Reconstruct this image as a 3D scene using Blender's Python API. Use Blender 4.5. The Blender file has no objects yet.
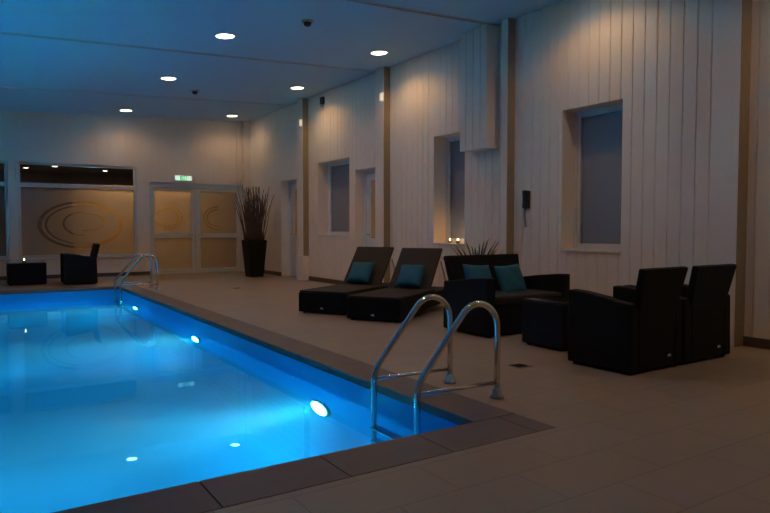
import bpy, bmesh, math, random
from mathutils import Vector, Matrix
R = math.radians
C = bpy.context.scene.collection
sc = bpy.context.scene
random.seed(7)

# ------------------------------------------------------------------ scene dimensions (metres)
WX = 6.4            # right wall plane
FY = 16.7           # far wall plane
CS = 0.045          # slope of the ceiling towards the left
def cz(x): return 4.045 + CS * (x - WX)
PX0, PX1, PY0, PY1 = -3.6, 2.5, 2.88, 13.6   # pool
WL = -0.21           # water level
BOT = -1.5

# ------------------------------------------------------------------ materials
def mat(name, col, rough=0.6, metal=0.0, spec=0.5, bump=None, vary=None):
    m = bpy.data.materials.new(name); m.use_nodes = True
    nt = m.node_tree; b = nt.nodes['Principled BSDF']
    b.inputs['Base Color'].default_value = (*col, 1)
    b.inputs['Roughness'].default_value = rough
    b.inputs['Metallic'].default_value = metal
    b.inputs['Specular IOR Level'].default_value = spec
    tc = nt.nodes.new('ShaderNodeTexCoord')
    if vary:
        n = nt.nodes.new('ShaderNodeTexNoise'); n.inputs['Scale'].default_value = vary[0]
        n.inputs['Detail'].default_value = 4
        nt.links.new(tc.outputs['Object'], n.inputs['Vector'])
        r = nt.nodes.new('ShaderNodeMix'); r.data_type = 'RGBA'
        a = vary[1]
        r.inputs[6].default_value = (*[c * (1 - a) for c in col], 1)
        r.inputs[7].default_value = (*[min(1, c * (1 + a)) for c in col], 1)
        nt.links.new(n.outputs['Fac'], r.inputs[0]); nt.links.new(r.outputs[2], b.inputs['Base Color'])
    if bump:
        n = nt.nodes.new('ShaderNodeTexNoise'); n.inputs['Scale'].default_value = bump[0]
        n.inputs['Detail'].default_value = 5
        nt.links.new(tc.outputs['Object'], n.inputs['Vector'])
        bp = nt.nodes.new('ShaderNodeBump'); bp.inputs['Strength'].default_value = bump[1]
        bp.inputs['Distance'].default_value = 0.01
        nt.links.new(n.outputs['Fac'], bp.inputs['Height']); nt.links.new(bp.outputs[0], b.inputs['Normal'])
    return m

def emis(name, col, s):
    m = bpy.data.materials.new(name); m.use_nodes = True
    b = m.node_tree.nodes['Principled BSDF']
    b.inputs['Base Color'].default_value = (*col, 1)
    b.inputs['Emission Color'].default_value = (*col, 1)
    b.inputs['Emission Strength'].default_value = s
    return m

def wicker(name, col):
    m = mat(name, col, 0.62, spec=0.2)
    nt = m.node_tree; b = nt.nodes['Principled BSDF']
    tc = nt.nodes.new('ShaderNodeTexCoord')
    hs = []
    for d, sc_ in (('X', 42), ('Y', 42), ('Z', 62)):
        w = nt.nodes.new('ShaderNodeTexWave'); w.wave_type = 'BANDS'; w.bands_direction = d
        w.inputs['Scale'].default_value = sc_ / 3.0; w.inputs['Distortion'].default_value = 0.6
        nt.links.new(tc.outputs['Object'], w.inputs['Vector']); hs.append(w)
    a = nt.nodes.new('ShaderNodeMath'); a.operation = 'MAXIMUM'
    nt.links.new(hs[0].outputs['Fac'], a.inputs[0]); nt.links.new(hs[1].outputs['Fac'], a.inputs[1])
    c = nt.nodes.new('ShaderNodeMath'); c.operation = 'MULTIPLY'
    nt.links.new(a.outputs[0], c.inputs[0]); nt.links.new(hs[2].outputs['Fac'], c.inputs[1])
    bp = nt.nodes.new('ShaderNodeBump'); bp.inputs['Strength'].default_value = 0.5; bp.inputs['Distance'].default_value = 0.006
    nt.links.new(c.outputs[0], bp.inputs['Height']); nt.links.new(bp.outputs[0], b.inputs['Normal'])
    return m

M = {}
M['wall'] = mat('white_painted_boards', (0.88, 0.745, 0.61), 0.5, vary=(3, 0.04))
M['pilaster'] = mat('white_pilaster', (0.87, 0.75, 0.63), 0.4)
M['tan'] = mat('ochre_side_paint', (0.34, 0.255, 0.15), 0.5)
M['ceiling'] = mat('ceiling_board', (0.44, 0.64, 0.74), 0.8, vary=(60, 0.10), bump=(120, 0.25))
M['strip'] = mat('ceiling_strip', (0.55, 0.55, 0.54), 0.5)
M['gap'] = mat('dark_gap', (0.03, 0.03, 0.035), 0.8)
M['white'] = mat('white_lacquer', (0.75, 0.74, 0.72), 0.35)
M['frame'] = mat('window_frame_paint', (0.66, 0.64, 0.60), 0.35)
M['baseboard'] = mat('dark_baseboard', (0.10, 0.065, 0.05), 0.5)
M['blind'] = mat('grey_blind', (0.46, 0.42, 0.385), 0.7)
M['wicker'] = wicker('black_wicker', (0.0045, 0.005, 0.0075))
M['wicker_top'] = wicker('dark_brown_wicker', (0.036, 0.027, 0.025))
M['teal'] = mat('teal_fabric', (0.007, 0.12, 0.19), 0.75, bump=(60, 0.3), vary=(9, 0.2))
M['steel'] = mat('polished_steel', (0.78, 0.77, 0.74), 0.13, 1.0)
M['steel_dull'] = mat('brushed_steel', (0.45, 0.42, 0.38), 0.4, 1.0)
M['badge'] = mat('metal_badge', (0.75, 0.75, 0.75), 0.3, 0.6)
M['black'] = mat('black_plastic', (0.012, 0.012, 0.015), 0.35)
M['coping'] = mat('dark_coping_tile', (0.155, 0.115, 0.105), 0.5, vary=(7, 0.12))
M['grout'] = mat('grout', (0.06, 0.045, 0.04), 0.9)
M['pot'] = mat('dark_glazed_pot', (0.006, 0.007, 0.006), 0.6, spec=0.2)
M['soil'] = mat('soil', (0.03, 0.02, 0.015), 0.9)
M['twig'] = mat('brown_willow', (0.12, 0.065, 0.048), 0.6, vary=(6, 0.4))
M['leaf'] = mat('plant_leaf', (0.07, 0.075, 0.035), 0.45, vary=(5, 0.4))
M['candle'] = mat('tealight_wax', (0.8, 0.7, 0.5), 0.4)
M['holder'] = mat('amber_candle_glass', (0.45, 0.28, 0.12), 0.2)
M['flame'] = emis('candle_flame', (1.0, 0.62, 0.25), 30)
M['lamp'] = emis('downlight_diffuser', (1.0, 0.84, 0.62), 12)
M['poollamp'] = emis('pool_lamp_lens', (0.05, 0.76, 1.0), 150)
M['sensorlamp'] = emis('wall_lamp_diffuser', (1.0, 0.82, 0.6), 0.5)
M['ochre'] = mat('ochre_partition', (0.62, 0.42, 0.16), 0.8)
M['dusk'] = mat('dim_plaster', (0.30, 0.28, 0.30), 0.8)
M['darkwood'] = mat('dark_wood', (0.05, 0.035, 0.03), 0.5)
M['amberglass'] = emis('amber_lit_glass', (0.36, 0.2, 0.09), 0.12)
M['green'] = emis('exit_sign_green', (0.05, 0.5, 0.16), 0.8)
M['signwhite'] = emis('exit_sign_white', (0.8, 0.95, 0.8), 0.85)

def tile_floor():
    m = mat('beige_floor_tile', (0.46, 0.375, 0.33), 0.42)
    nt = m.node_tree; b = nt.nodes['Principled BSDF']
    tc = nt.nodes.new('ShaderNodeTexCoord'); mp = nt.nodes.new('ShaderNodeMapping')
    mp.inputs['Location'].default_value = (0.18, 0.15, 0)
    nt.links.new(tc.outputs['Object'], mp.inputs['Vector'])
    br = nt.nodes.new('ShaderNodeTexBrick')
    br.inputs['Scale'].default_value = 1.0; br.inputs['Brick Width'].default_value = 0.66
    br.inputs['Row Height'].default_value = 0.33; br.inputs['Mortar Size'].default_value = 0.0028
    br.inputs['Mortar Smooth'].default_value = 0.2
    br.inputs['Color1'].default_value = (0.342, 0.262, 0.19, 1); br.inputs['Color2'].default_value = (0.358, 0.274, 0.20, 1)
    br.inputs['Mortar'].default_value = (0.20, 0.155, 0.135, 1)
    nt.links.new(mp.outputs[0], br.inputs['Vector'])
    n = nt.nodes.new('ShaderNodeTexNoise'); n.inputs['Scale'].default_value = 1.3; n.inputs['Detail'].default_value = 6
    nt.links.new(tc.outputs['Object'], n.inputs['Vector'])
    mx = nt.nodes.new('ShaderNodeMix'); mx.data_type = 'RGBA'; mx.blend_type = 'MULTIPLY'; mx.inputs[0].default_value = 1
    rp = nt.nodes.new('ShaderNodeMapRange'); rp.inputs[3].default_value = 0.88; rp.inputs[4].default_value = 1.1
    nt.links.new(n.outputs['Fac'], rp.inputs[0]); nt.links.new(br.outputs['Color'], mx.inputs[6])
    nt.links.new(rp.outputs[0], mx.inputs[7]); nt.links.new(mx.outputs[2], b.inputs['Base Color'])
    bp = nt.nodes.new('ShaderNodeBump'); bp.inputs['Strength'].default_value = 0.3; bp.inputs['Distance'].default_value = 0.003; bp.invert = True
    nt.links.new(br.outputs['Fac'], bp.inputs['Height']); nt.links.new(bp.outputs[0], b.inputs['Normal'])
    return m
M['floor'] = tile_floor()

def pool_liner():
    m = mat('blue_pool_liner', (0.03, 0.40, 0.80), 0.5)
    nt = m.node_tree; b = nt.nodes['Principled BSDF']
    tc = nt.nodes.new('ShaderNodeTexCoord')
    n = nt.nodes.new('ShaderNodeTexNoise'); n.inputs['Scale'].default_value = 0.8
    nt.links.new(tc.outputs['Object'], n.inputs['Vector'])
    r = nt.nodes.new('ShaderNodeMix'); r.data_type = 'RGBA'
    r.inputs[6].default_value = (0.002, 0.38, 0.76, 1); r.inputs[7].default_value = (0.003, 0.42, 0.86, 1)
    nt.links.new(n.outputs['Fac'], r.inputs[0]); nt.links.new(r.outputs[2], b.inputs['Base Color'])
    return m
M['liner'] = pool_liner()

def water():
    m = bpy.data.materials.new('pool_water'); m.use_nodes = True
    nt = m.node_tree; nt.nodes.remove(nt.nodes['Principled BSDF']); out = nt.nodes['Material Output']
    rf = nt.nodes.new('ShaderNodeBsdfRefraction'); rf.inputs['IOR'].default_value = 1.33; rf.inputs['Roughness'].default_value = 0.0
    gl = nt.nodes.new('ShaderNodeBsdfGlossy'); gl.inputs['Roughness'].default_value = 0.0; gl.inputs['Color'].default_value = (0.35, 0.75, 1.0, 1)
    fz = nt.nodes.new('ShaderNodeFresnel'); fz.inputs['IOR'].default_value = 1.33
    g = nt.nodes.new('ShaderNodeMixShader')
    nt.links.new(fz.outputs[0], g.inputs[0]); nt.links.new(rf.outputs[0], g.inputs[1]); nt.links.new(gl.outputs[0], g.inputs[2])
    tc = nt.nodes.new('ShaderNodeTexCoord')
    n = nt.nodes.new('ShaderNodeTexNoise'); n.inputs['Scale'].default_value = 1.1; n.inputs['Detail'].default_value = 2
    nt.links.new(tc.outputs['Object'], n.inputs['Vector'])
    bp = nt.nodes.new('ShaderNodeBump'); bp.inputs['Strength'].default_value = 0.06; bp.inputs['Distance'].default_value = 0.01
    nt.links.new(n.outputs['Fac'], bp.inputs['Height'])
    for q in (rf, gl, fz): nt.links.new(bp.outputs[0], q.inputs['Normal'])
    nt.links.new(g.outputs[0], out.inputs['Surface'])
    v = nt.nodes.new('ShaderNodeVolumeScatter'); v.inputs['Color'].default_value = (0.3, 0.83, 1.0, 1)
    v.inputs['Density'].default_value = 0.18; v.inputs['Anisotropy'].default_value = 0.0
    a = nt.nodes.new('ShaderNodeVolumeAbsorption'); a.inputs['Color'].default_value = (0.05, 0.82, 1.0, 1)
    a.inputs['Density'].default_value = 0.10
    ad = nt.nodes.new('ShaderNodeAddShader')
    nt.links.new(v.outputs[0], ad.inputs[0]); nt.links.new(a.outputs[0], ad.inputs[1])
    nt.links.new(ad.outputs[0], out.inputs['Volume'])
    return m
M['water'] = water()

def thin_glass(name, tint=(0.9, 0.92, 0.95), gloss=0.12):
    m = bpy.data.materials.new(name); m.use_nodes = True
    nt = m.node_tree; nt.nodes.remove(nt.nodes['Principled BSDF']); out = nt.nodes['Material Output']
    t = nt.nodes.new('ShaderNodeBsdfTransparent'); t.inputs['Color'].default_value = (*tint, 1)
    g = nt.nodes.new('ShaderNodeBsdfGlossy'); g.inputs['Roughness'].default_value = 0.02
    fr = nt.nodes.new('ShaderNodeLayerWeight'); fr.inputs['Blend'].default_value = gloss
    mx = nt.nodes.new('ShaderNodeMixShader')
    nt.links.new(fr.outputs['Fresnel'], mx.inputs[0]); nt.links.new(t.outputs[0], mx.inputs[1]); nt.links.new(g.outputs[0], mx.inputs[2])
    nt.links.new(mx.outputs[0], out.inputs['Surface'])
    return m
M['glass'] = thin_glass('clear_glass', gloss=0.06)

def frosted(name, rings):
    """frosted film with oval bands left clear; rings: (cx, cz, a, b, r0, r1, side) in object x / z"""
    m = bpy.data.materials.new(name); m.use_nodes = True
    nt = m.node_tree; nt.nodes.remove(nt.nodes['Principled BSDF']); out = nt.nodes['Material Output']
    N = nt.nodes.new; L = nt.links.new
    def mth(op, a, b=None):
        n = N('ShaderNodeMath'); n.operation = op
        for i, v in enumerate((a, b)):
            if v is None: continue
            if isinstance(v, (int, float)): n.inputs[i].default_value = v
            else: L(v, n.inputs[i])
        return n.outputs[0]
    tc = N('ShaderNodeTexCoord'); sp = N('ShaderNodeSeparateXYZ'); L(tc.outputs['Object'], sp.inputs[0])
    tot = None
    for cx_, cz_, a, b, r0, r1, side in rings:
        cx_ *= 0.96; a *= 0.96; b *= 0.96; cz_ = 1.15+(cz_-1.15)*0.96
        u = mth('DIVIDE', mth('SUBTRACT', sp.outputs['X'], cx_), a)
        v = mth('DIVIDE', mth('SUBTRACT', sp.outputs['Z'], cz_), b)
        r = mth('SQRT', mth('ADD', mth('MULTIPLY', u, u), mth('MULTIPLY', v, v)))
        k = mth('MULTIPLY', mth('GREATER_THAN', r, r0), mth('LESS_THAN', r, r1))
        if side > 0: k = mth('MULTIPLY', k, mth('GREATER_THAN', u, -0.25))
        if side < 0: k = mth('MULTIPLY', k, mth('LESS_THAN', u, 0.05))
        tot = k if tot is None else mth('MAXIMUM', tot, k)
    film = N('ShaderNodeMixShader'); film.inputs[0].default_value = 0.5
    tp = N('ShaderNodeBsdfTransparent'); tp.inputs['Color'].default_value = (0.8, 0.78, 0.75, 1)
    tl = N('ShaderNodeBsdfTranslucent'); tl.inputs['Color'].default_value = (0.75, 0.72, 0.68, 1)
    df = N('ShaderNodeBsdfDiffuse'); df.inputs['Color'].default_value = (0.5, 0.48, 0.46, 1)
    m2 = N('ShaderNodeMixShader'); m2.inputs[0].default_value = 0.3
    L(tl.outputs[0], m2.inputs[1]); L(df.outputs[0], m2.inputs[2])
    L(tp.outputs[0], film.inputs[1]); L(m2.outputs[0], film.inputs[2])
    clr = N('ShaderNodeBsdfTransparent'); clr.inputs['Color'].default_value = (0.75, 0.75, 0.75, 1)
    mx = N('ShaderNodeMixShader'); L(film.outputs[0], mx.inputs[1]); L(clr.outputs[0], mx.inputs[2])
    if tot is None: mx.inputs[0].default_value = 0
    else: L(tot, mx.inputs[0])
    gl = N('ShaderNodeBsdfGlossy'); gl.inputs['Roughness'].default_value = 0.05
    fr = N('ShaderNodeLayerWeight'); fr.inputs['Blend'].default_value = 0.15
    m3 = N('ShaderNodeMixShader'); L(fr.outputs['Fresnel'], m3.inputs[0]); L(mx.outputs[0], m3.inputs[1]); L(gl.outputs[0], m3.inputs[2])
    L(m3.outputs[0], out.inputs['Surface'])
    return m
M['film_window'] = frosted('frosted_film_with_ovals', [
    (2.36, 1.25, 0.96, 0.58, 0.91, 1.0, 0), (2.44, 1.25, 0.90, 0.50, 0.93, 0.985, 0), (2.40, 1.28, 0.46, 0.30, 0.90, 1.0, -1), (2.5, 1.32, 0.42, 0.22, 0.88, 1.0, 1)])
M['film_door'] = frosted('frosted_film_with_arcs', [
    (4.45, 1.45, 0.40, 0.33, 0.88, 1.0, 1), (4.42, 1.45, 0.34, 0.25, 0.86, 1.0, 1), (4.40, 1.45, 0.30, 0.22, 0.9, 1.0, -1),
    (5.80, 1.45, 0.40, 0.33, 0.88, 1.0, -1), (5.83, 1.45, 0.34, 0.25, 0.86, 1.0, -1)])
M['film_plain'] = frosted('frosted_film', [])

# ------------------------------------------------------------------ mesh builder
class MB:
    def __init__(s): s.bm = bmesh.new()
    def box(s, x0, x1, y0, y1, z0, z1, rot=None, piv=None):
        vs = [s.bm.verts.new((x, y, z)) for x in (x0, x1) for y in (y0, y1) for z in (z0, z1)]
        for f in ((0,1,3,2),(4,6,7,5),(0,4,5,1),(2,3,7,6),(0,2,6,4),(1,5,7,3)):
            s.bm.faces.new([vs[i] for i in f])
        if rot is not None:
            bmesh.ops.transform(s.bm, matrix=Matrix.Translation(piv) @ rot @ Matrix.Translation(-Vector(piv)), verts=vs)
        return vs
    def hexa(s, pts):
        vs = [s.bm.verts.new(p) for p in pts]   # bottom 4 ccw, top 4 ccw
        for f in ((3,2,1,0),(4,5,6,7),(0,1,5,4),(1,2,6,5),(2,3,7,6),(3,0,4,7)):
            s.bm.faces.new([vs[i] for i in f])
        return vs
    def prism(s, poly, axis, a, b):
        """poly of 2D points extruded along axis between a and b"""
        def P(p, t):
            return {'x': (t, p[0], p[1]), 'y': (p[0], t, p[1]), 'z': (p[0], p[1], t)}[axis]
        A = [s.bm.verts.new(P(p, a)) for p in poly]; B = [s.bm.verts.new(P(p, b)) for p in poly]
        n = len(poly)
        s.bm.faces.new(A); s.bm.faces.new(B[::-1])
        for i in range(n): s.bm.faces.new([A[i], B[i], B[(i+1) % n], A[(i+1) % n]])
        return A + B
    def tube(s, pts, r, seg=12, caps=True):
        pts = [Vector(p) for p in pts]; rs = r if isinstance(r, (list, tuple)) else [r]*len(pts)
        rings = []; up = None
        for i, p in enumerate(pts):
            t = (pts[min(i+1, len(pts)-1)] - pts[max(i-1, 0)]).normalized()
            if up is None: up = t.orthogonal().normalized()
            up = (up - t*up.dot(t)).normalized(); sd = t.cross(up)
            rings.append([s.bm.verts.new(p + (up*math.cos(2*math.pi*k/seg) + sd*math.sin(2*math.pi*k/seg))*rs[i]) for k in range(seg)])
        for a, b in zip(rings, rings[1:]):
            for k in range(seg): f = s.bm.faces.new([a[k], a[(k+1)%seg], b[(k+1)%seg], b[k]]); f.smooth = True
        if caps: s.bm.faces.new(rings[0][::-1]); s.bm.faces.new(rings[-1])
    def lathe(s, prof, seg=32, c=(0,0,0), ax='z'):
        def P(r, h, a):
            x, y = r*math.cos(a), r*math.sin(a)
            return {'z': (c[0]+x, c[1]+y, c[2]+h), 'x': (c[0]+h, c[1]+x, c[2]+y), 'y': (c[0]+x, c[1]+h, c[2]+y)}[ax]
        rings = [[s.bm.verts.new(P(max(r,1e-4), h, 2*math.pi*k/seg)) for k in range(seg)] for r, h in prof]
        for a, b in zip(rings, rings[1:]):
            for k in range(seg): f = s.bm.faces.new([a[k], a[(k+1)%seg], b[(k+1)%seg], b[k]]); f.smooth = True
        s.bm.faces.new(rings[0][::-1]); s.bm.faces.new(rings[-1])
    def build(s, name, m, parent=None, bevel=0, smooth=False, seg=2):
        bmesh.ops.recalc_face_normals(s.bm, faces=s.bm.faces)
        me = bpy.data.meshes.new(name); s.bm.to_mesh(me); s.bm.free()
        for x in (m if isinstance(m, list) else [m]): me.materials.append(x)
        if smooth:
            for p in me.polygons: p.use_smooth = True
        o = bpy.data.objects.new(name, me); C.objects.link(o)
        if parent: o.parent = parent
        if bevel:
            b = o.modifiers.new('bevel', 'BEVEL'); b.width = bevel; b.segments = seg; b.limit_method = 'ANGLE'
        return o
def tag(o, label=None, cat=None, group=None, kind=None):
    if label: o['label'] = label
    if cat: o['category'] = cat
    if group: o['group'] = group
    if kind: o['kind'] = kind
    return o
def empty(name, loc, rz=0):
    o = bpy.data.objects.new(name, None); o.location = loc; o.rotation_euler = (0, 0, rz)
    o.empty_display_size = 0.1; C.objects.link(o); return o
def struct(o, label=None, cat=None): return tag(o, label, cat, kind='structure')
def kids(o): return [c for c in bpy.data.objects if c.parent == o]
def copy_tree(o, parent=None):
    c = o.copy(); C.objects.link(c); c.parent = parent
    for k in kids(o): copy_tree(k, c)
    return c
def bx(*a):
    m = MB(); m.box(*a); return m

# ------------------------------------------------------------------ the setting
# boarded wall strips: profile of tongue-and-groove boards extruded upwards
def boards(mb, p0, d, n, length, z0, z1, phase, pitch=0.155, gw=0.0065, gd=0.015, thick=0.12):
    """front face follows p0 + d*t, n points into the room"""
    cut = []; t = -phase % pitch
    while t < length:
        if gw < t < length-gw: cut.append(t)
        t += pitch
    prof = [(0, 0)]
    for t in cut: prof += [(t-gw, 0), (t, -gd), (t+gw, 0)]
    prof += [(length, 0)]
    def P(t, h, z): return (p0[0]+d[0]*t+n[0]*h, p0[1]+d[1]*t+n[1]*h, z)
    A = [mb.bm.verts.new(P(t, h, z0)) for t, h in prof]; B = [mb.bm.verts.new(P(t, h, z1)) for t, h in prof]
    for i in range(len(prof)-1): mb.bm.faces.new([A[i], A[i+1], B[i+1], B[i]])
    e = [mb.bm.verts.new(P(0, -thick, z0)), mb.bm.verts.new(P(length, -thick, z0)), mb.bm.verts.new(P(length, -thick, z1)), mb.bm.verts.new(P(0, -thick, z1))]
    mb.bm.faces.new([e[0], e[1], e[2], e[3]])
    mb.bm.faces.new([A[0], B[0], e[3], e[0]]); mb.bm.faces.new([A[-1], B[-1], e[2], e[1]])
    mb.bm.faces.new([B[0]] + B[1:] + [e[2], e[3]]); mb.bm.faces.new([A[0]] + A[1:] + [e[1], e[0]])

WT = 0.32   # depth of the window reveals
openings = [ (4.80, 5.70, 0.89, 2.66), (7.62, 8.40, 0.92, 2.65), (11.17, 12.53, 1.02, 2.58),
             (10.07, 10.94, 0.0, 2.31), (13.6, 14.5, 0.0, 2.31) ]    # y0 y1 z0 z1
mb = MB(); TOP = 4.15
def wall_strip(y0, y1, z0, z1): boards(mb, (WX, y0), (0, 1), (-1, 0), y1-y0, z0, z1, y0 - 4.83, thick=WT)
ys = sorted(openings); y = -3.0
for (a, b, z0, z1) in ys:
    wall_strip(y, a, 0, TOP)
    if z0 > 0: wall_strip(a, b, 0, z0)
    wall_strip(a, b, z1, TOP); y = b
wall_strip(y, FY, 0, TOP)
struct(mb.build('wall_right', M['wall']))

# far wall: openings with glazing and a double door (x0 x1 z0 z1)
fo = [(-1.8, 0.77, 0.48, 2.68), (0.96, 3.52, 0.48, 2.68), (3.82, 6.26, 0.0, 2.33)]
mb = MB(); x = -7.0
def far_strip(x0, x1, z0, z1): boards(mb, (x0, FY), (1, 0), (0, -1), x1-x0, z0, z1, x0, thick=0.2, gd=0.004, gw=0.004)
for (a, b, z0, z1) in fo:
    far_strip(x, a, 0, TOP)
    if z0 > 0: far_strip(a, b, 0, z0)
    far_strip(a, b, z1, TOP); x = b
far_strip(x, WX, 0, TOP)
struct(mb.build('wall_far', M['wall']))
struct(bx(-7.2, -7.0, -3.2, FY+0.2, 0, TOP).build('wall_left', M['wall']))
struct(bx(-7.2, WX+WT, -3.2, -3.0, 0, TOP).build('wall_near', M['wall']))

# floor in four slabs round the pool, as one object
mb = MB(); cw = 0.335
mb.box(-7, PX0-cw, -3, FY+0.2, -0.3, 0); mb.box(PX1+cw, WX+0.35, -3, FY+0.2, -0.3, 0)
mb.box(PX0-cw, PX1+cw, -3, PY0-cw, -0.3, 0); mb.box(PX0-cw, PX1+cw, PY1+cw, FY+0.2, -0.3, 0)
struct(mb.build('floor', M['floor']))
# coping tiles
mb = MB(); g = 0.003
def run(n0, n1, step, f, ph=0.0):
    t = n0+ph-step
    while t < n1-0.01:
        if min(t+step, n1) > n0+0.02: f(max(t, n0)+g, min(t+step, n1)-g)
        t += step
run(PX0-cw, PX1+cw, 0.61, lambda a, b: (mb.box(a, b, PY0-cw, PY0-g, -0.053, 0.003), mb.box(a, b, PY1+g, PY1+cw, -0.053, 0.003)), 0.52)
run(PY0, PY1, 0.61, lambda a, b: (mb.box(PX1+g, PX1+cw, a, b, -0.053, 0.003), mb.box(PX0-cw, PX0-g, a, b, -0.053, 0.003)))
co = struct(mb.build('pool_coping', M['coping'], bevel=0.002), 'dark brown tile edging around the blue pool', 'pool edge')
mb = MB()
for a in ((PX0-cw, PX1+cw, PY0-cw, PY0-0.005, -0.053, -0.002), (PX0-cw, PX1+cw, PY1+0.005, PY1+cw, -0.053, -0.002), (PX0-cw, PX0-0.005, PY0, PY1, -0.053, -0.002), (PX1+0.005, PX1+cw, PY0, PY1, -0.053, -0.002)): mb.box(*a)
struct(mb.build('pool_coping_grout', M['grout'], co))
mb = MB(); t = 0.2; zt = -0.055
mb.box(PX0-t, PX0, PY0-t, PY1+t, BOT-t, zt); mb.box(PX1, PX1+t, PY0-t, PY1+t, BOT-t, zt)
mb.box(PX0, PX1, PY0-t, PY0, BOT-t, zt); mb.box(PX0, PX1, PY1, PY1+t, BOT-t, zt); mb.box(PX0, PX1, PY0, PY1, BOT-t, BOT)
cv = [(0.0, 0.0)] + [(0.45*(1-math.cos(R(a))), 0.45*(1-math.sin(R(a)))) for a in range(0, 91, 10)]
mb.prism([(PX1-p, BOT+q) for p, q in cv], 'y', PY0, PY1); mb.prism([(PX0+p, BOT+q) for p, q in cv], 'y', PY0, PY1)
mb.prism([(PY1-p, BOT+q) for p, q in cv], 'x', PX0, PX1); mb.prism([(PY0+p, BOT+q) for p, q in cv], 'x', PX0, PX1)
struct(mb.build('pool_basin', M['liner']), 'bright blue lined swimming pool basin under the water', 'pool')
w = bx(PX0-0.02, PX1+0.02, PY0-0.02, PY1+0.02, BOT-0.02, WL).build('pool_water', M['water'])
tag(w, 'calm glowing blue water filling the swimming pool', 'water', kind='stuff')

# ceiling: sloping boards with joints, slab above
mb = MB(); joints = [-3.2, 0.6, 3.75, 6.9, 10.12, 13.95, FY+0.2]
gp = 0.03
for a, b in zip(joints, joints[1:]):
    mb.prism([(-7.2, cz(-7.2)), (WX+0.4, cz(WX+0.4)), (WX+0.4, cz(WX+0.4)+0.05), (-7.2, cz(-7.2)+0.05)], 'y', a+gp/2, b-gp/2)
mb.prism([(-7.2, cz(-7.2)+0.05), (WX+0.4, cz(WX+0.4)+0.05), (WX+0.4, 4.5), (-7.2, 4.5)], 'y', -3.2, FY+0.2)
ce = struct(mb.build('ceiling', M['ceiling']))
mb = MB()
for j in joints[1:-1]:
    for s in (-1, 1):
        y0, y1 = sorted((j+s*gp/2, j+s*(gp/2+0.035)))
        mb.prism([(-7.0, cz(-7.0)-0.006), (WX-0.02, cz(WX-0.02)-0.006), (WX-0.02, cz(WX-0.02)+0.01), (-7.0, cz(-7.0)+0.01)], 'y', y0, y1)
struct(mb.build('joint_strip', M['strip'], ce))

# baseboards
mb = MB(); segs = [(-3.0, 10.07), (10.94, 13.6), (14.5, FY)]
for a, b in segs: mb.box(WX-0.018, WX-0.001, a, b, 0.001, 0.095)
struct(mb.build('baseboard_right', M['baseboard']))
mb = MB(); mb.box(-7, 3.82, FY-0.018, FY-0.001, 0.001, 0.09); mb.box(6.26, WX-0.02, FY-0.018, FY-0.001, 0.001, 0.09)
struct(mb.build('baseboard_far', M['baseboard']))

# pilasters with ochre side towards the entrance
for i, (y0, wd, pr) in enumerate(((3.36, 0.28, 0.17), (6.56, 0.13, 0.14), (9.70, 0.28, 0.14), (13.0, 0.28, 0.14))):
    p = struct(bx(WX-pr, WX+0.0, y0, y0+wd, 0, cz(WX-pr)-0.002).build('trim_%d' % (i+1), M['pilaster'], bevel=0.004))
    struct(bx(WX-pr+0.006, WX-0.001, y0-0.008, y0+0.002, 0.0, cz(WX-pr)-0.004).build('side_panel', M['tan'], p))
    if i == 3: struct(bx(WX-pr-0.03, WX-0.001, y0-0.02, y0+wd+0.02, 0, 0.55).build('base_casing', M['pilaster'], p, bevel=0.006))
struct(bx(WX-0.16, WX-0.0, FY-0.16, FY, 0, 4.03).build('trim_5', M['pilaster'], bevel=0.004))
struct(bx(WX-0.32, WX-0.22, FY-0.06, FY, 2.42, 4.02).build('trim_6', M['pilaster'], bevel=0.004))

# boxing hanging from the ceiling beside the second window
mb = MB()
boards(mb, (WX-0.24, 6.87), (0, 1), (-1, 0), 0.58, 2.30, 4.02, 0.02, thick=0.24)
struct(mb.build('trim_7', M['wall']))

# windows in the right wall
def side_window(n, y0, y1, z0, z1, blindmat=None):
    X = WX+0.26
    f = MB(); w = 0.075
    f.box(X, X+0.05, y0, y0+w, z0, z1); f.box(X, X+0.05, y1-w, y1, z0, z1)
    f.box(X, X+0.05, y0+w, y1-w, z0, z0+w); f.box(X, X+0.05, y0+w, y1-w, z1-w, z1)
    root = struct(f.build('window_%d' % n, M['frame'], bevel=0.004))
    struct(bx(X+0.022, X+0.028, y0+w, y1-w, z0+w, z1-w).build('pane', M['glass'], root))
    b = MB(); t = z1-w
    struct(bx(X+0.05, X+0.056, y0+0.02, y1-0.02, z0+0.02, z1-0.02).build('blind', blindmat or M['blind'], root))
    struct(bx(WX-0.012, X, y0, y1, z0-0.03, z0+0.001).build('window_sill', M['frame'], root, bevel=0.004))
    e = MB(); q = 0.016
    e.box(X-0.012, X, y0, y0+0.03, z0, z1); e.box(X-0.012, X, y1-0.03, y1, z0, z1); e.box(X-0.012, X, y0+0.03, y1-0.03, z1-0.03, z1)
    struct(e.build('casing', M['frame'], root))
    struct(bx(X-0.03, X+0.0, y0+w+0.1, y0+w+0.12, (z0+z1)/2-0.06, (z0+z1)/2+0.06).build('window_handle', M['white'], root)) if n == 9 else None
    return root
side_window(1, 4.80, 5.70, 0.89, 2.66)
side_window(2, 7.62, 8.40, 0.92, 2.65)
side_window(3, 11.17, 12.53, 1.02, 2.58)

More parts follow.
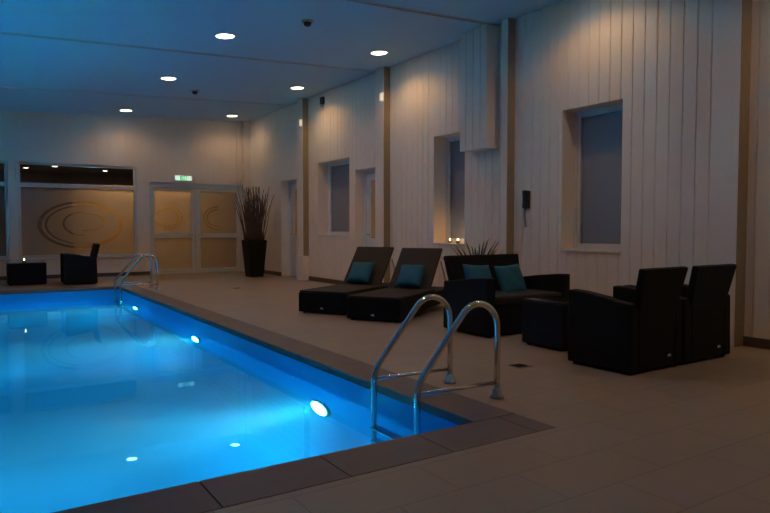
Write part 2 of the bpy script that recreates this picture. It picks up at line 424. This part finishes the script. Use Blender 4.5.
# doors in the right wall
def side_door(n, y0, y1, z1):
    X = WX+0.2; g0, g1 = y0+0.40, y0+0.66
    f = MB(); f.box(X, X+0.09, y0, y0+0.06, 0, z1); f.box(X, X+0.09, y1-0.06, y1, 0, z1); f.box(X, X+0.09, y0+0.06, y1-0.06, z1-0.06, z1)
    root = struct(f.build('door_%d' % n, M['white'], bevel=0.004))
    a, b = y0+0.065, y1-0.065; q = X+0.02
    l = MB(); l.box(q, q+0.05, a, g0, 0.01, z1-0.07); l.box(q, q+0.05, g1, b, 0.01, z1-0.07)
    l.box(q, q+0.05, g0, g1, 0.01, 0.97); l.box(q, q+0.05, g0, g1, 2.10, z1-0.07)
    leaf = struct(l.build('door_leaf', M['white'], root))
    struct(bx(q+0.02, q+0.026, g0, g1, 0.97, 2.10).build('pane', M['amberglass'], leaf))
    h = MB(); h.tube([(q, b-0.08, 1.04), (q-0.05, b-0.08, 1.04), (q-0.05, b-0.20, 1.04)], 0.01)
    struct(h.build('door_handle', M['steel'], root))
side_door(1, 13.6, 14.5, 2.31)
side_door(2, 10.07, 10.94, 2.31)
struct(bx(WX+0.34, WX+0.40, -3, FY, -0.1, TOP).build('trim_8', M['gap']))

# glazed far wall
def far_window(n, x0, x1, z0, z1, ovals):
    Y = FY+0.03; w = 0.06
    f = MB()
    f.box(x0, x0+w, Y, Y+0.08, z0, z1); f.box(x1-w, x1, Y, Y+0.08, z0, z1)
    f.box(x0+w, x1-w, Y, Y+0.08, z0, z0+w); f.box(x0+w, x1-w, Y, Y+0.08, z1-w, z1); f.box(x0+w, x1-w, Y, Y+0.08, 2.11, 2.205)
    root = struct(f.build('window_%d' % n, M['frame'], bevel=0.004))
    struct(bx(x0+w, x1-w, Y+0.035, Y+0.041, 2.205, z1-w).build('transom_pane', M['glass'], root))
    struct(bx(x0+w, x1-w, Y+0.035, Y+0.041, z0+w, 2.11).build('frosted_pane', M['film_window'] if ovals else M['film_plain'], root))
    struct(bx(x0-0.03, x1+0.03, FY-0.05, FY+0.03, z0-0.03, z0+0.0).build('window_sill', M['frame'], root, bevel=0.004))
far_window(4, 0.96, 3.52, 0.48, 2.68, True)
far_window(5, -1.8, 0.77, 0.48, 2.68, False)
# double door
Y = FY+0.03
f = MB(); f.box(3.82, 3.89, Y, Y+0.1, 0, 2.33); f.box(6.21, 6.26, Y, Y+0.1, 0, 2.33); f.box(3.89, 6.21, Y, Y+0.1, 2.21, 2.33)
dd = struct(f.build('door_3', M['frame'], bevel=0.005))
for a, b, hx in ((3.893, 4.968, 4.90), (4.978, 6.207, 5.05)):
    l = MB(); q = Y+0.02; s = 0.10 if a < 4.5 else 0.13
    x0, x1 = (a+0.05, b-s) if a < 4.5 else (a+s, b-0.12)
    l.box(a, x0, q, q+0.05, 0.01, 2.205); l.box(x1, b, q, q+0.05, 0.01, 2.205)
    l.box(x0, x1, q, q+0.05, 0.01, 0.12); l.box(x0, x1, q, q+0.05, 0.92, 1.04); l.box(x0, x1, q, q+0.05, 2.13, 2.205)
    leaf = struct(l.build('door_leaf', M['frame'], dd, bevel=0.004))
    struct(bx(x0, x1, q+0.02, q+0.026, 1.04, 2.13).build('upper_pane', M['film_door'], leaf))
    struct(bx(x0, x1, q+0.02, q+0.026, 0.12, 0.92).build('lower_pane', M['film_plain'], leaf))
    h = MB(); sx = -1 if hx < 4.97 else 1
    h.tube([(hx, q, 1.0), (hx, q-0.05, 1.0), (hx+sx*0.12, q-0.05, 1.0)], 0.01)
    struct(h.build('door_handle', M['steel'], leaf))

# the lounge behind the glazing
struct(bx(-7, 9, 24.0, 24.2, 0, 3.2).build('wall_back_room', M['dusk']))
struct(bx(-7, 9, FY+0.2, 24.2, 3.05, 3.2).build('ceiling_back_room', M['dusk']))
struct(bx(-7, 9, FY+0.2, 24.2, -0.1, 0).build('floor_back_room', M['dusk']))
struct(bx(2.24, 8.8, 18.1, 18.2, 0, 2.30).build('wall_partition', M['ochre']))
struct(bx(-7.2, -7, FY+0.2, 24.2, 0, 3.2).build('wall_back_room_left', M['dusk']))
struct(bx(9, 9.2, FY+0.2, 24.2, 0, 3.2).build('wall_back_room_right', M['dusk']))

# ------------------------------------------------------------------ lamps
def light(name, kind, loc, energy, col, rot=(0,0,0), **kw):
    l = bpy.data.lights.new(name, kind); l.energy = energy; l.color = col
    for k, v in kw.items(): setattr(l, k, v)
    o = bpy.data.objects.new(name, l); o.location = loc; o.rotation_euler = rot; C.objects.link(o); return o
WARM = (1.0, 0.62, 0.315)
def downlight(x, y, label, z=None, e=34, sz=0.125, group='round ceiling downlights over the pool hall'):
    if y > 15 and y < 16: e = 16
    elif y > 8 and y < 13 and x < 4: e = 52
    z = cz(x) if z is None else z
    root = empty('ceiling_downlight', (x, y, z), 0)
    root.rotation_euler = (0, -math.atan(CS) if z > 3.5 else 0, 0)
    tag(root, label, 'ceiling light', group)
    r = MB(); r.lathe([(sz, 0.004), (sz+0.004, -0.006), (sz+0.022, -0.005), (sz+0.025, 0.002), (sz, 0.004)], 32); r.build('trim_ring', M['white'], root)
    d = MB(); d.lathe([(0.001, -0.001), (sz, -0.001), (sz, 0.003), (0.001, 0.003)], 32); d.build('diffuser', M['lamp'], root)
    o = light('downlight_lamp', 'SPOT', (0, 0, -0.02), e, WARM, spot_size=R(146), spot_blend=0.5, shadow_soft_size=0.07)
    o.parent = root
    return root
L_E = 24
downlight(3.14, 9.03, 'nearer downlight of the inner row, above the pool edge')
downlight(3.14, 12.11, 'middle downlight of the inner row, over the pool edge')
downlight(3.14, 15.89, 'farthest downlight of the inner row, above the frosted window')
downlight(5.68, 8.93, 'nearest downlight of the wall row, above the loungers')
downlight(5.68, 12.03, 'middle downlight of the wall row, beside the third window')
downlight(5.68, 15.87, 'farthest downlight of the wall row, above the branch planter')
# rows that continue out of the frame towards the camera
for x in (3.14, 5.68):
    for y, e in ((5.1, 24 if x > 4 else 46), (1.9, 38 if x > 4 else 22)):
        downlight(x, y, 'downlight out of the frame, %s the %s' % ('above' if y > 4 else 'on the camera side of', 'wicker seats' if x > 4 else 'pool corner'), e=e)
# lounge behind the glass
for i, (x, y, e) in enumerate(((2.26, 21.9, 22), (3.81, 22.7, 10), (4.7, 17.45, 52), (1.56, 22.9, 6), (3.2, 17.45, 85))):
    downlight(x, y, ('leftmost bright downlight of the lounge seen through the transom', 'downlight of the lounge seen through the transom above the oval pattern',
                     'downlight of the lounge behind the double door', 'far downlight of the lounge at the left end of the transom',
                     'downlight of the lounge behind the right part of the frosted window')[i], z=3.05, e=e, sz=0.08, group='downlights in the lounge behind the glass')

# underwater lamps on the right side wall of the pool
def pool_lamp(y, z, label, left=False):
    root = empty('underwater_lamp', (PX0 if left else PX1, y, z), math.pi if left else 0); tag(root, label, 'pool light', 'underwater lamps in the pool side wall')
    b = MB(); b.lathe([(0.147, -0.002), (0.175, -0.002), (0.18, -0.012), (0.17, -0.03), (0.147, -0.032), (0.147, -0.002)], 32, ax='x'); b.build('bezel', M['steel_dull'], root)
    l = MB(); l.lathe([(0.001, -0.034), (0.09, -0.036), (0.145, -0.026), (0.145, -0.004), (0.001, -0.004)], 32, ax='x'); l.build('lens', M['poollamp'], root)
    o = light('underwater_beam', 'SPOT', (-0.045, 0, 0), 640, (0.2, 0.79, 1.0), (0, R(90), 0), spot_size=R(58), spot_blend=0.9, shadow_soft_size=0.07); o.parent = root
pool_lamp(4.85, -0.78, 'underwater lamp glowing nearest the close pool ladder')
pool_lamp(8.4, -0.70, 'middle underwater lamp in the right wall of the pool')
pool_lamp(12.0, -0.62, 'farthest underwater lamp, beside the far pool ladder')

for y in (4.85, 8.4, 12.0): pool_lamp(y, -0.7, 'added underwater fill lamp in the left wall of the pool, out of the frame, %s' % {4.85: 'nearest', 8.4: 'middle one', 12.0: 'farthest'}[y], True)  # unseen fill lamps, added to brighten the ceiling and even out the left of the pool

# wall lamps on the pilasters
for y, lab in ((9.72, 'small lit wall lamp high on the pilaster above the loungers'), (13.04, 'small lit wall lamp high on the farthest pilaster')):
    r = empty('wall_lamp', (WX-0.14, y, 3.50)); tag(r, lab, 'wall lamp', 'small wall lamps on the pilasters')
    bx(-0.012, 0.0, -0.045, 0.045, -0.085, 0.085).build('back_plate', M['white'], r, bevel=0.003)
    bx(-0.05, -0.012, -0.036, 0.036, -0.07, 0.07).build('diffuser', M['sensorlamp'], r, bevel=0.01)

# ------------------------------------------------------------------ ceiling and wall fittings
for x, y, lab in ((3.87, 7.87, 'smoke detector between the ceiling joints, nearest the camera'), (3.89, 13.02, 'smoke detector farther back on the ceiling, near the middle downlights')):
    r = empty('smoke_detector', (x, y, cz(x))); tag(r, lab, 'smoke detector', 'smoke detectors on the ceiling')
    m = MB(); m.lathe([(0.001, 0.004), (0.08, 0.004), (0.084, -0.015), (0.07, -0.025), (0.001, -0.02)], 24); m.build('base', M['steel_dull'], r)
    m = MB(); m.lathe([(0.001, -0.024), (0.055, -0.024), (0.048, -0.06), (0.03, -0.075), (0.001, -0.075)], 24); m.build('sensor_head', M['black'], r)
r = empty('alarm_sounder', (WX, 12.28, 3.86)); tag(r, 'dark alarm sounder high on the white wall beside the pilaster', 'alarm')
bx(-0.05, 0, -0.07, 0.07, -0.07, 0.09).build('housing', M['black'], r, bevel=0.01)
m = MB(); m.lathe([(0.001, 0.0), (0.035, 0.0), (0.045, -0.05), (0.001, -0.055)], 20, c=(-0.035, 0, -0.07)); m.build('horn', M['steel_dull'], r)

# wall telephone
r = empty('wall_phone', (WX, 6.30, 1.55)); tag(r, 'black wall telephone with a hanging cord on the white wall', 'telephone')
bx(-0.04, 0, -0.06, 0.06, -0.12, 0.12).build('body', M['black'], r, bevel=0.012)
m = MB(); m.box(-0.06, -0.038, -0.045, 0.045, 0.055, 0.125); m.box(-0.06, -0.038, -0.045, 0.045, -0.12, -0.045); m.box(-0.068, -0.045, -0.03, 0.03, -0.05, 0.06)
m.build('handset', M['black'], r, bevel=0.012)
m = MB(); m.tube([(-0.04+0.014*math.cos(k*0.9), 0.0+0.012*math.sin(k*0.9)+0.01*math.sin(k/14), -0.12-0.0035*k) for k in range(74)], 0.0045, 6); m.build('cord', M['black'], r)

# exit sign
r = empty('exit_sign', (4.65, FY, 2.45)); tag(r, 'lit green and white exit sign with running person above the double door', 'exit sign')
bx(-0.22, 0.22, -0.06, 0.0, -0.065, 0.065).build('housing', M['white'], r, bevel=0.005)
f = bx(-0.205, 0.205, -0.068, -0.06, -0.055, 0.055).build('face', M['signwhite'], r)
bx(-0.09, 0.10, -0.072, -0.068, -0.05, 0.05).build('green_field', M['green'], f)
m = MB()   # running figure, doorway and arrow, like the common pictogram
m.box(0.03, 0.075, -0.075, -0.072, -0.035, 0.035)
m.lathe([(0.001, -0.0755), (0.009, -0.0755), (0.009, -0.072), (0.001, -0.072)], 12, c=(-0.012, 0, 0.034), ax='y')
for a, b in (((-0.012, 0.022), (-0.02, -0.004)), ((-0.02, -0.004), (0.004, -0.018)), ((0.004, -0.018), (0.002, -0.038)), ((-0.02, -0.004), (-0.036, -0.022)), ((-0.036, -0.022), (-0.055, -0.022)),
             ((-0.012, 0.02), (0.01, 0.008)), ((-0.012, 0.02), (-0.034, 0.012)), ((-0.034, 0.012), (-0.04, -0.002))):
    m.tube([(a[0], -0.0745, a[1]), (b[0], -0.0745, b[1])], 0.004, 6)
m.build('pictogram', M['signwhite'], f)
for s in (-1, 1):
    m = MB(); m.box(s*0.15-0.03, s*0.15+0.03, -0.0715, -0.068, -0.006, 0.006)
    m.prism([(s*0.15+s*0.02, 0.02), (s*0.15+s*0.042, 0.0), (s*0.15+s*0.02, -0.02)], 'y', -0.0715, -0.068)
    m.build('arrow', M['green'], f)

# floor drains
for x, y, lab in ((3.86, 3.87, 'small square floor drain beside the close pool ladder'), (4.35, 12.0, 'small floor drain on the far deck, left of the loungers')):
    r = empty('floor_drain', (x, y, 0)); tag(r, lab, 'drain', 'square floor drains')
    bx(-0.075, 0.075, -0.075, 0.075, 0.0, 0.004).build('frame', M['steel_dull'], r)
    m = MB()
    for k in range(-3, 4): m.box(k*0.018-0.005, k*0.018+0.005, -0.06, 0.06, 0.004, 0.006)
    m.build('grate', M['black'], r)

# ------------------------------------------------------------------ pool ladders
def rail_path(y):
    P = [(3.0, y, 0.0), (3.0, y, 0.48)]
    cx_, cz_, rr = 2.825, 0.48, 0.175
    for k in range(1, 13):
        a = R(k*145/12); P.append((cx_+rr*math.cos(a), y, cz_+rr*math.sin(a)))
    # straight slope down, then a soft bend into the vertical
    ex, ez = P[-1][0], P[-1][2]; bx_, bz_ = 2.33, 0.17
    d = Vector((bx_-ex, 0, bz_-ez)); n = d.normalized()
    p1 = Vector((bx_, y, bz_)) - n*0.07; p2 = Vector((bx_, y, bz_-0.07)); pb = Vector((bx_, y, bz_))
    P.append(tuple(Vector((ex, y, ez)) + d*0.4))
    for k in range(7):
        t = k/6; P.append(tuple(p1*(1-t)**2 + pb*2*t*(1-t) + p2*t*t))
    P += [(bx_, y, -0.3), (bx_, y, -0.9), (bx_+0.03, y, -1.0), (bx_+0.12, y, -1.05)]
    return P
def ladder(y0, y1, label):
    root = empty('pool_ladder', (PX1+0.16, (y0+y1)/2, 0)); tag(root, label, 'pool ladder')
    org = root.location
    def sh(pts): return [(p[0]-org.x, p[1]-org.y, p[2]) for p in pts]
    for y in (y0, y1):
        m = MB(); m.tube(sh(rail_path(y)), 0.0205, 16); m.build('handrail', M['steel'], root)
        m = MB(); m.lathe([(0.001, 0.0), (0.048, 0.0), (0.048, 0.012), (0.034, 0.02), (0.032, 0.06), (0.022, 0.066), (0.001, 0.066)], 24, c=(3.0-org.x, y-org.y, 0.003)); m.build('floor_flange', M['steel_dull'], root)
        m = MB(); m.tube(sh([(2.34, y, 0.115), (2.99, y, 0.105)]), 0.0125, 12); m.build('stay_bar', M['steel'], root)
    for z in (-0.24, -0.5, -0.76):
        m = MB(); m.box(2.29-org.x, 2.37-org.x, y0-org.y, y1-org.y, z-0.012, z+0.012)
        m.build('step', M['steel'], root, bevel=0.004)
    return root
ladder(3.22, 3.73, 'large polished steel pool ladder at the near right corner of the pool')
ladder(12.55, 13.05, 'small steel pool ladder at the far right end of the pool')

# ------------------------------------------------------------------ wicker furniture
def badge(parent, x, y, z, back=False):
    m = MB(); m.lathe([(0.001, 0), (0.022, 0), (0.020, -0.004 if not back else 0.004), (0.001, -0.005 if not back else 0.005)], 20, ax='y')
    o = m.build('badge', M['badge'], parent); o.location = (x, y, z); o.scale = (1.15, 1, 0.6); o['label'] = 'small silver oval badge'
def wicker_seat(name, w, d, label, cat, seats=1, group=None, bz=0.845):
    """front is -y, back is +y"""
    root = empty(name, (0, 0, 0)); tag(root, label, cat, group)
    aw = 0.11; h = w/2
    bx(-h+aw, h-aw, -d/2+0.03, d/2-0.02, 0.02, 0.33).build('seat_base', M['wicker'], root, bevel=0.012)
    for s in (-1, 1):
        x0, x1 = sorted((s*h, s*(h-aw)))
        m = MB()
        prof = [(-d/2, 0.02), (d/2, 0.02), (d/2-0.01, 0.56), (d/2-0.16, 0.575), (0.05, 0.60), (-d/2+0.14, 0.63), (-d/2, 0.635)]
        m.prism(prof, 'x', x0, x1)
        m.build('armrest', M['wicker'], root, bevel=0.014)
    m = MB(); t = 0.075; ww = h-aw+0.0; wt = h-aw+0.06; yb = d/2-0.12
    m.hexa([(-ww, yb, 0.30), (ww, yb, 0.30), (ww, yb+t, 0.30), (-ww, yb+t, 0.30),
            (-wt, yb+0.14, bz), (wt, yb+0.14, bz), (wt, yb+0.14+t*0.7, bz-0.01), (-wt, yb+0.14+t*0.7, bz-0.01)])
    m.build('backrest', M['wicker'], root, bevel=0.014)
    bx(-h+aw, h-aw, d/2-0.05, d/2-0.005, 0.02, 0.50).build('rear_panel', M['wicker'], root, bevel=0.008)
    iw = (w-2*aw)/seats
    for k in range(seats):
        x0 = -h+aw+k*iw
        bx(x0+0.006, x0+iw-0.006, -d/2+0.01, d/2-0.13, 0.335, 0.43).build('seat_cushion', M['darkcushion'], root, bevel=0.03, seg=3)
    for sx in (-1, 1):
        for sy in (-1, 1):
            m = MB(); m.lathe([(0.001, 0), (0.018, 0), (0.018, 0.03), (0.001, 0.03)], 12, c=(sx*(h-0.05), sy*(d/2-0.05), 0)); m.build('foot', M['black'], root)
    badge(root, -h*0.45, d/2+0.0, 0.11, True)
    return root
M['darkcushion'] = mat('charcoal_cushion', (0.022, 0.018, 0.017), 0.85, bump=(80, 0.3))
ch = wicker_seat('wicker_armchair', 0.72, 0.62, 'black wicker armchair with its side to the near pool corner, next to the table', 'armchair')
ch.location = (4.66, 3.44, 0); ch.rotation_euler = (0, 0, R(180+1.5))
c2 = copy_tree(ch); c2.location = (5.395, 3.44, 0); c2.rotation_euler = (0, 0, R(180)); c2['label'] = 'black wicker armchair nearest the right pilaster, beside another armchair'
c3 = copy_tree(ch); c3.location = (1.94, 14.85, 0); c3.rotation_euler = (0, 0, R(-90)); c3['label'] = 'black wicker armchair in front of the frosted window across the pool'
so = wicker_seat('wicker_sofa', 1.26, 0.76, 'black wicker two-seat sofa with two teal cushions, against the white wall', 'sofa', seats=2)
so.location = (5.17, 5.40, 0)

def wicker_table(name, w, d, h, label, cat, thick=True):
    root = empty(name, (0, 0, 0)); tag(root, label, cat)
    bx(-w/2, w/2, -d/2, d/2, 0.02, h-0.012).build('body', M['wicker'], root, bevel=0.012)
    bx(-w/2+0.01, w/2-0.01, -d/2+0.01, d/2-0.01, h-0.012, h-0.004).build('glass_top', M['tableglass'], root, bevel=0.002)
    for sx in (-1, 1):
        for sy in (-1, 1):
            m = MB(); m.lathe([(0.001, 0), (0.018, 0), (0.018, 0.03), (0.001, 0.03)], 12, c=(sx*(w/2-0.05), sy*(d/2-0.05), 0)); m.build('foot', M['black'], root)
    return root
M['tableglass'] = mat('black_glass', (0.01, 0.01, 0.012), 0.08, spec=0.6)
t1 = wicker_table('coffee_table', 0.95, 0.53, 0.46, 'low black wicker coffee table between the sofa and the armchairs', 'table'); t1.location = (5.10, 4.35, 0)
t2 = wicker_table('side_table', 0.70, 0.55, 0.46, 'low black wicker table with a candle at the far end of the pool', 'table'); t2.location = (1.0, 15.25, 0)
# loungers: long axis +y, foot at y = 0
def lounger():
    root = empty('sun_lounger', (0, 0, 0)); w = 0.37
    m = MB(); m.prism([(0.0, 0.02), (0.55, 0.02), (0.95, 0.07), (1.95, 0.10), (1.95, 0.285), (0, 0.285)], 'x', -w, w)
    m.build('base', M['wicker'], root, bevel=0.015)
    bx(-w+0.012, w-0.012, 0.012, 1.24, 0.286, 0.312).build('lying_surface', M['wicker_top'], root, bevel=0.008)['label'] = 'dark brown woven lying surface'
    rot = Matrix.Rotation(R(48), 4, 'X')
    m = MB(); m.box(-w+0.02, w-0.08, 1.22, 1.98, 0.275, 0.315, rot, (0, 1.22, 0.295)); m.build('backrest', M['wicker_top'], root, bevel=0.012)['label'] = 'dark brown woven reclined backrest'
    for s in (-1, 1):
        m = MB(); m.tube([(s*(w-0.03), 1.80, 0.28), (s*(w-0.06), 1.60, 0.68)], 0.011, 8); m.build('support_strut', M['steel_dull'], root)
        m = MB(); m.box(s*(w-0.05)-0.025, s*(w-0.05)+0.025, 1.85, 1.90, 0.0, 0.12); m.build('leg', M['wicker'], root)
    for sx in (-1, 1):
        m = MB(); m.lathe([(0.001, 0), (0.018, 0), (0.018, 0.03), (0.001, 0.03)], 12, c=(sx*(w-0.06), 0.06, 0)); m.build('foot', M['black'], root)
    badge(root, 0.0, -0.001, 0.08)
    return root
lg = lounger()
tag(lg, 'black wicker sun lounger farther from the sofa, left of the pair', 'sun lounger', 'wicker sun loungers with teal cushions')
a = math.atan2(-0.849, 0.529)     # local +y towards (0.849, 0.529)
lg.location = (3.97, 7.685, 0); lg.rotation_euler = (0, 0, a)
l2 = copy_tree(lg); l2.location = (4.19, 6.74, 0); l2['label'] = 'black wicker sun lounger right of the pair, nearer the sofa'

# cushions
def pillow(name, s=0.42, t=0.13):
    bm = bmesh.new(); n = 14; grid = {}
    for side in (-1, 1):
        for i in range(n+1):
            for j in range(n+1):
                u, v = 2*i/n-1, 2*j/n-1
                if side == 1 and (i in (0, n) or j in (0, n)): grid[side, i, j] = grid[-1, i, j]; continue
                k = (1-u**4)*(1-v**4); pin = 1-0.07*(1-abs(u)**2)*abs(v)**3; pin2 = 1-0.07*(1-abs(v)**2)*abs(u)**3
                hgt = side*t/2*k**0.55 + 0.006*math.sin(5*u+3*v)*k
                grid[side, i, j] = bm.verts.new((u*s/2*pin2, hgt, v*s/2*pin))
        for i in range(n):
            for j in range(n):
                q = [grid[side, i, j], grid[side, i+1, j], grid[side, i+1, j+1], grid[side, i, j+1]]
                f = bm.faces.new(q); f.smooth = True
    bmesh.ops.recalc_face_normals(bm, faces=bm.faces)
    me = bpy.data.meshes.new(name); bm.to_mesh(me); bm.free(); me.materials.append(M['teal'])
    o = bpy.data.objects.new(name, me); C.objects.link(o); return o
cu = pillow('throw_cushion', 0.39, 0.12)
def place_c(o, parent, loc, tilt, rz, label, tw=0):
    mw = Matrix.Translation(parent.location) @ Matrix.Rotation(parent.rotation_euler.z, 4, 'Z') @ Matrix.Translation(loc) @ Matrix.Rotation(rz, 4, 'Z') @ Matrix.Rotation(-tilt, 4, 'X') @ Matrix.Rotation(tw, 4, 'Y')
    o.matrix_world = mw; o.location, o.rotation_euler = mw.to_translation(), mw.to_euler()
    tag(o, label, 'cushion', 'square teal cushions')
place_c(cu, lg, (-0.06, 1.27, 0.49), R(40), 0, 'teal cushion on the left sun lounger')
k = cu.copy(); C.objects.link(k); place_c(k, l2, (-0.02, 1.27, 0.49), R(40), 0, 'teal cushion on the right sun lounger')
k = cu.copy(); C.objects.link(k); place_c(k, so, (-0.33, 0.10, 0.57), R(24), 0, 'teal cushion at the left end of the sofa', R(4))
k = cu.copy(); C.objects.link(k); place_c(k, so, (0.16, 0.10, 0.55), R(24), R(-3), 'teal cushion at the right end of the sofa', R(-3))

# ------------------------------------------------------------------ candles
def candle(x, y, z, label, e=0.5, group=None):
    r = empty('tealight_candle', (x, y, z)); tag(r, label, 'candle', group)
    m = MB(); m.lathe([(0.001, 0), (0.024, 0), (0.03, 0.03), (0.031, 0.05), (0.028, 0.05), (0.026, 0.03), (0.021, 0.006), (0.001, 0.006)], 20); m.build('holder', M['holder'], r)
    m = MB(); m.lathe([(0.001, 0.007), (0.019, 0.007), (0.019, 0.03), (0.001, 0.03)], 16); m.build('wax', M['candle'], r)
    m = MB(); m.lathe([(0.001, 0.034), (0.007, 0.042), (0.009, 0.052), (0.006, 0.066), (0.001, 0.08)], 12); m.build('flame', M['flame'], r)
    l = light('candle_light', 'POINT', (0, 0, 0.1), e, (1, 0.6, 0.25), shadow_soft_size=0.01); l.parent = r
candle(6.47, 8.06, 0.921, 'left tealight candle on the sill of the second window', group='tealights on the window sill')
candle(6.47, 7.86, 0.921, 'right tealight candle on the sill of the second window', group='tealights on the window sill')
candle(0.96, 15.2, 0.457, 'burning tealight candle on the far wicker table', e=0.25)

# ------------------------------------------------------------------ plants
r = empty('branch_planter', (5.80, 14.75, 0)); tag(r, 'tall black planter filled with brown willow branches in the far corner', 'planter')
m = MB()
def sq(s, z): return [(-s, -s, z), (s, -s, z), (s, s, z), (-s, s, z)]
m.hexa(sq(0.17, 0) + sq(0.24, 0.88)); m.build('planter_body', M['pot'], r, bevel=0.015)
m = MB(); m.box(-0.215, 0.215, -0.215, 0.215, 0.87, 0.886); m.build('soil', M['soil'], r)
for i in range(100):
    x0, y0 = random.uniform(-0.2, 0.2), random.uniform(-0.2, 0.2)
    sx, sy = x0*0.6 + random.gauss(0, 0.08), y0*1.0 + random.gauss(0, 0.07)
    hh = random.uniform(0.85, 1.36); ph = random.random()*6; pts = []
    for k in range(9):
        t = k/8; wv = 0.012*math.sin(ph+7*t)
        pts.append((x0+sx*t**1.2+wv, y0+sy*t**1.2+wv*0.6, 0.86+hh*t))
    b = MB(); b.tube(pts, [0.012*(1-0.5*k/8) for k in range(9)], 5); b.build('branch', M['twig'], r)

r = empty('potted_plant', (5.62, 6.42, 0)); tag(r, 'spiky green potted plant showing above the sofa back', 'plant')
m = MB(); m.lathe([(0.001, 0), (0.13, 0), (0.17, 0.42), (0.175, 0.44), (0.16, 0.44), (0.155, 0.41), (0.001, 0.41)], 28); m.build('pot', M['pot'], r)
m = MB()
for i in range(44):
    an = random.random()*2*math.pi; el = random.uniform(0.12, 0.85); ln = random.uniform(0.5, 0.74); wd = 0.011
    pts = []; 
    for k in range(9):
        t = k/8; out = ln*(math.sin(el)*t + 0.12*t*t); up = ln*(math.cos(el)*t - 0.10*t**3)
        pts.append(Vector((out*math.cos(an)+0.02*math.cos(an), out*math.sin(an)+0.02*math.sin(an), 0.41+up)))
    sd = Vector((-math.sin(an), math.cos(an), 0)); prev = None
    for k, p in enumerate(pts):
        t = k/8; ww = wd*(0.5+1.4*t)*(1-t**3)+0.001
        cur = [m.bm.verts.new(p - sd*ww + Vector((0, 0, 0.25*ww))), m.bm.verts.new(p - Vector((0, 0, 0.25*ww))), m.bm.verts.new(p + sd*ww + Vector((0, 0, 0.25*ww)))]
        if prev:
            for q in (0, 1): m.bm.faces.new([prev[q], prev[q+1], cur[q+1], cur[q]])
        prev = cur
m.build('foliage', M['leaf'], r)

# ------------------------------------------------------------------ camera, world, view
cam = bpy.data.cameras.new('camera'); co_ = bpy.data.objects.new('camera', cam); C.objects.link(co_)
cam.sensor_width = 36; cam.lens = 642/770*36; cam.clip_start = 0.05
co_.location = (0, 0, 1.15); co_.rotation_euler = (R(90-2.453), 0, R(-32.98))
sc.camera = co_
wd = bpy.data.worlds.new('dusk_world'); sc.world = wd; wd.use_nodes = True
wd.node_tree.nodes['Background'].inputs[0].default_value = (0.25, 0.4, 0.7, 1); wd.node_tree.nodes['Background'].inputs[1].default_value = 0.05
sc.view_settings.view_transform = 'Standard'; sc.view_settings.look = 'None'
sc.view_settings.exposure = 0; sc.view_settings.gamma = 1; sc.view_settings.use_curve_mapping = False
sc.cycles.sample_clamp_indirect = 60; sc.cycles.use_light_tree = False; sc.cycles.use_denoising = True
sc.cycles.max_bounces = 12; sc.cycles.diffuse_bounces = 5; sc.cycles.transmission_bounces = 10; sc.cycles.transparent_max_bounces = 12
